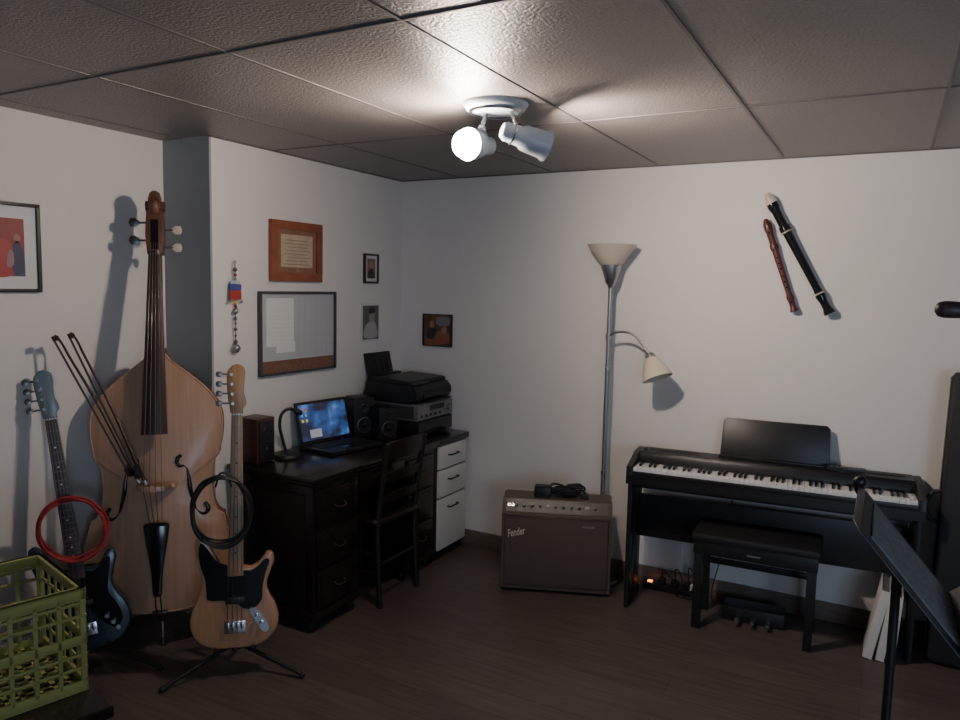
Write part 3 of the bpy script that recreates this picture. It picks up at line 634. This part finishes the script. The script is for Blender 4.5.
# ------------------------------------------------------------------ digital piano
g=group('digital_piano',(-1.115,3.59,0.0),math.radians(4.5))
W=1.322;D=.286
prism(g,'key_bed',[(.0,.655),(D,.655),(D,.70),(0,.70)],0,W,'black',.004,2,axis='x')
for nm,x0,x1 in (('cheek_l',0,.032),('cheek_r',W-.032,W)):
    prism(g,nm,[(0,.70),(D,.70),(D,.795),(.165,.792),(.12,.775),(.03,.752),(.004,.745)],x0,x1,'black',.005,2,axis='x')
prism(g,'rear_case',[(.158,.70),(D,.70),(D,.797),(.175,.793),(.158,.775)],.032,W-.032,'black',.004,2,axis='x')
box(g,'front_rail',(.032,0,.70),(W-.032,.012,.722),'black',.003)
box(g,'felt_strip',(.034,.155,.715),(W-.034,.1585,.736),'felt')
kw=(W-.068)/52
for i in range(52):
    box(g,'white_key_%02d'%i,(.034+i*kw+.0006,.012,.715),(.034+(i+1)*kw-.0006,.156,.738),'key',.0012)
for i in range(51):
    if (i%7) in (0,2,3,5,6):
        x=.034+(i+1)*kw
        box(g,'black_key_%02d'%i,(x-.0060,.064,.737),(x+.0060,.156,.750),'blackgloss',.0018)
for i in range(10): box(g,'panel_button_%d'%i,(.09+i*.022+(i//4)*.03,.20,.7955),(.104+i*.022+(i//4)*.03,.208,.7985),'alu',.001)
lathe(g,'volume_knob',[(0,.010),(.010,.010),(.012,0)],'black',(.055,.205,.796))
for sx,x0 in ((0,.07),(1,W-.32)): box(g,'speaker_grille_%d'%sx,(x0,.225,.7955),(x0+.25,.268,.798),'blacksoft',.001)
prism(g,'music_rest',[(.42,0),(.92,0),(.925,.02),(.92,.185),(.905,.20),(.435,.20),(.42,.185),(.415,.02)],-.004,.004,'black',.002).matrix_local=Matrix.Translation((.010,.252,.796))@Matrix.Rotation(math.radians(76),4,'X')
box(g,'rest_ledge',(.42,.225,.796),(.92,.258,.806),'black',.002)
side=[(.02,0),(.275,0),(.275,.03),(.255,.05),(.25,.40),(.262,.655),(.02,.655),(.03,.60),(.11,.50),(.125,.30),(.10,.10),(.045,.045),(.02,.03)]
for nm,x0 in (('stand_side_l',.012),('stand_side_r',W-.034)):
    prism(g,nm,side,x0,x0+.022,'black',.003,2,axis='x')
    prism(g,nm+'_front_leg',[(.012,0),(.06,0),(.062,.655),(.008,.655)],x0,x0+.022,'black',.003,2,axis='x')
box(g,'stand_back_panel',(.034,.20,.33),(W-.034,.214,.56),'black',.003)
box(g,'stand_top_rail',(.034,.05,.63),(W-.034,.24,.655),'black',.002)
g=group('piano_pedal_unit',(-.49,3.76,0),math.radians(4.5))
box(g,'housing',(-.145,-.02,0),(.145,.10,.075),'black',.01)
for i in range(3):
    x=-.07+i*.07
    prism(g,'pedal_%d'%i,[(x-.008,-.02),(x-.013,-.075),(x-.008,-.09),(x+.008,-.09),(x+.013,-.075),(x+.008,-.02)],.028,.036,'chrome',.002)
g=group('piano_bench',(-.485,3.705,0),math.radians(2.5))
box(g,'seat_pad',(-.285,-.15,.440),(.285,.15,.478),'blacksoft',.014)
box(g,'seat_frame',(-.275,-.14,.375),(.275,.14,.441),'black',.004)
for i,(x,y) in enumerate(((-1,-1),(1,-1),(-1,1),(1,1))):
    lx=x*.25;ly=y*.118
    prism(g,'leg_%d'%i,[(lx-.019,ly-.019),(lx+.019,ly-.019),(lx+.019,ly+.019),(lx-.019,ly+.019)],0.0,.38,'black',.003)
box(g,'brand_plate',(-.03,-.1415,.40),(.03,-.140,.408),'silver')
box(g,'stretcher_back',(-.24,.11,.25),(.24,.125,.28),'black',.002)
g=group('remote_control',(-.13,3.87,.8005),math.radians(6))
box(g,'body',(-.085,-.022,0),(.085,.022,.017),'black',.005)
for i in range(6): box(g,'button_%d'%i,(-.07+i*.024,-.012,.017),(-.058+i*.024,.0,.0185),'silver',.001)
g=group('power_strip',(-.93,3.93,0))
box(g,'housing',(-.16,-.025,0),(.16,.025,.035),'black',.006)
box(g,'switch',(-.14,-.012,.035),(-.115,.012,.041),'led',.002)
for i in range(3):
    box(g,'plug_%d'%i,(-.08+i*.07,-.02,.035),(-.045+i*.07,.02,.07),'black',.006)
    tube(g,'cord_%d'%i,[(-.06+i*.07,0,.07),(-.05+i*.07,-.02,.12+.02*i),(-.0+i*.06,-.05,.09),(.04+i*.035,-.055,.01),(.10+i*.035,-.045-.01*i,.008)],.0035,'cable')
box(g,'white_adapter',(.09,-.018,.035),(.12,.015,.065),'white',.003)
g=group('piano_power_cord',(0,0,0))
tube(g,'cord',[(-.64,3.925,.66),(-.66,3.94,.45),(-.70,3.94,.2),(-.72,3.91,.02),(-.70,3.88,.006)],.003,'cable')

# ------------------------------------------------------------------ right side things
g=group('instrument_case',mtx=Matrix.Translation((.445,3.80,0.008))@Matrix.Rotation(math.radians(-3),4,'X'))
prism(g,'shell',[(-.175,.0),(.19,.0),(.20,.02),(.20,1.27),(.18,1.29),(-.165,1.29),(-.18,1.27),(-.20,.02)],-.055,.055,'blacksoft',.015,2,axis='y')
tube(g,'seam',[(-.204,0,.05),(-.184,0,1.27),(-.165,0,1.293),(.18,0,1.293)],.004,'darkchrome',smooth=False)
tube(g,'handle',[(-.19,0,.62),(-.222,0,.63),(-.222,0,.75),(-.19,0,.76)],.009,'blacksoft')
g=group('ring_binders',(.065,3.77,0))
for i,(x,h_,t_,a) in enumerate(((-.050,.33,.038,10),(.0,.32,.034,7),(.043,.31,.030,3))):
    o=group('binder_%d'%i); o.parent=g; o.matrix_local=Matrix.Translation((x,0,.004))@Matrix.Rotation(math.radians(a),4,'Y')
    box(o,'cover_a_%d'%i,(-t_/2,-.115,0),(-t_/2+.003,.115,h_),'paper',.001)
    box(o,'cover_b_%d'%i,(t_/2-.003,-.115,0),(t_/2,.115,h_),'paper',.001)
    box(o,'spine_%d'%i,(-t_/2,-.118,0),(t_/2,-.115,h_),'white',.001)
    box(o,'pages_%d'%i,(-t_/2+.004,-.105,.006),(t_/2-.004,.11,h_-.01),'page')
# music stand
g=group('music_stand',(.050,1.70,0))
cyl(g,'upper_tube',(0,0,.55),(0,0,1.06),.009,'black'); cyl(g,'lower_tube',(0,0,.12),(0,0,.62),.0135,'black')
lathe(g,'height_clutch',[(.012,.59),(.018,.595),(.018,.64),(.009,.65)],'black')
for i in range(3):
    a=math.radians(70+120*i); d=V((math.cos(a),math.sin(a),0))
    tube(g,'leg_%d'%i,[tuple(d*.012+V((0,0,.20))),tuple(d*.12+V((0,0,.11))),tuple(d*.27+V((0,0,.012)))],.008,'black'); ball(g,'foot_%d'%i,tuple(d*.27+V((0,0,.012))),.012,'cable')
up=V((-.185,0,.215)).normalized(); nz=V((.215,0,.185)).normalized()
d_=group('tray'); d_.parent=g; d_.matrix_local=Matrix.Translation((-.05,-1.70,0))@frame((.062,1.70,1.095),up,nz)
hw=.17
prism(d_,'back_plate',[(-hw,-.140),(hw,-.140),(hw,.12),(hw-.03,.145),(-hw+.03,.145),(-hw,.12)],-.003,.0,'black',.001)
box(d_,'lip',(-hw,-.148,0),(hw,-.140,.045),'black',.002)
box(d_,'lip_edge',(-hw,-.148,.043),(hw,-.128,.046),'black',.001)
box(d_,'folder_cover',(-hw+.008,-.139,.0),(hw-.008,.125,.001),'blacksoft')
box(d_,'sheet_left',(-hw+.04,-.138,.001),(-.002,.100,.005),'page'); box(d_,'sheet_right',(.002,-.138,.001),(hw-.04,.100,.004),'page')
box(d_,'bracket',(-.03,-.03,-.03),(.03,.03,-.003),'black',.004)
lathe(d_,'tilt_knob',[(0,.02),(.014,.02),(.016,0)],'black',(.03,0,-.016),(1,0,0))
ball(d_,'clip_light_head',(.155,.150,.004),.014,'black',(1,1,1.1))
tube(d_,'clip_light_stem',[(.155,.150,.004),(.160,.138,-.012),(.155,.10,-.006)],.006,'black')
tube(g,'neck_bracket',[(0,0,1.03),(0,0,1.06),(.0,0,1.085)],.010,'black')
# microphone on boom stand
g=group('microphone_stand',(.62,1.95,0))
lathe(g,'base',[(0,0),(.14,0),(.142,.012),(.12,.022),(.02,.035),(0,.036)],'black',seg=40)
cyl(g,'pole',(0,0,.03),(0,0,1.56),.010,'black')
cyl(g,'boom',(.30,.0,1.575),(-.38,-.08,1.603),.007,'black'); ball(g,'boom_clutch',(0,-.035,1.587),.028,'black')
lathe(g,'microphone_body',[(0,-.01),(.011,-.005),(.012,0),(.013,.10),(.014,.118),(.017,.12),(.018,.135),(.018,.152),(.015,.162),(.007,.168),(0,.169)],'rosewood',(-.368,-.079,1.602),(-1,-.12,.02))
cyl(g,'counterweight',(.26,.0,1.576),(.34,.0,1.572),.025,'black')

# ------------------------------------------------------------------ crate in left foreground
ca=math.radians(-14)
mt=Matrix.Translation((-1.735,1.11,.58))@Matrix.Rotation(ca,4,'Z')
g=group('milk_crate',mtx=mt)
S_=.34;Hh=.272
def mk(nm,mode):
    def fn(n2,a0,a1,z0,z1,t):
        if mode=='xp': A=(-t,-a1,z0);B=(0,-a0,z1)
        if mode=='xm': A=(-S_,-a1,z0);B=(-S_+t,-a0,z1)
        if mode=='yp': A=(-a1,-t,z0);B=(-a0,0,z1)
        if mode=='ym': A=(-a1,-S_,z0);B=(-a0,-S_+t,z1)
        box(g,nm+'_'+n2,A,B,'crate',.0012)
    fn('top_rim',0,S_,Hh-.030,Hh,.012); fn('top_lip',0,S_,Hh-.006,Hh,.018); fn('bottom_rim',0,S_,0,.03,.010); fn('mid_band',0,S_,.125,.150,.007)
    for i in range(7):
        a=.006+i*(S_-.022)/6.; fn('rib_%d'%i,a,a+.010,.02,Hh-.02,.006 if i%6 else .012)
    for i in (1,2,5,6):
        z=.03+i*.034-.004; fn('hbar_%d'%i,0,S_,z,z+.008,.005)
for nm,mo in (('right','xp'),('left','xm'),('rear','yp'),('front','ym')): mk(nm,mo)
for i in range(9): box(g,'floor_bar_%d'%i,(-S_+.01,-S_+.02+i*.036,.004),(-.01,-S_+.032+i*.036,.012),'crate')
for i in range(9): box(g,'floor_cross_%d'%i,(-S_+.02+i*.036,-S_+.01,.004),(-S_+.032+i*.036,-.01,.012),'crate')
g=group('storage_chest',(-1.95,.91,0),ca)
box(g,'case',(-.26,-.25,.05),(.26,.25,.54),'mahog',.006); box(g,'lid',(-.275,-.265,.545),(.275,.265,.579),'mahog',.008); box(g,'plinth',(-.27,-.26,0),(.27,.26,.06),'mahog',.005)
for x in (-.2,.2): box(g,'hinge_strap_%d'%(x*10),(x-.015,-.268,.46),(x+.015,-.262,.57),'steel')
box(g,'latch',(-.02,-.27,.50),(.02,-.26,.57),'steel',.002)

# ------------------------------------------------------------------ lights
w=bpy.data.worlds.new('world'); bpy.context.scene.world=w; w.use_nodes=True
w.node_tree.nodes['Background'].inputs[0].default_value=(.60,.65,.76,1); w.node_tree.nodes['Background'].inputs[1].default_value=.15
ld=bpy.data.lights.new('window_daylight','AREA'); ld.shape='RECTANGLE'; ld.size=1.4; ld.size_y=1.0; ld.energy=38; ld.color=(.56,.74,1)
lo=bpy.data.objects.new('window_daylight',ld); COL.objects.link(lo); lo.location=(1.9,-1.2,1.25)
lo.rotation_euler=(V((-.6,4,.3))-V((1.9,-1.2,1.25))).to_track_quat('-Z','Y').to_euler()

# ------------------------------------------------------------------ camera
psi,p,r=math.radians(28.8),math.radians(5.6),math.radians(1.25)
cam=bpy.data.cameras.new('camera'); co=bpy.data.objects.new('camera',cam); COL.objects.link(co)
cam.sensor_width=36; cam.lens=36*740/960; cam.clip_start=.05
co.matrix_world=Matrix.Translation((0,0,1.63))@Matrix.Rotation(psi,4,'Z')@Matrix.Rotation(math.pi/2-p,4,'X')@Matrix.Rotation(r,4,'Z')
bpy.context.scene.camera=co
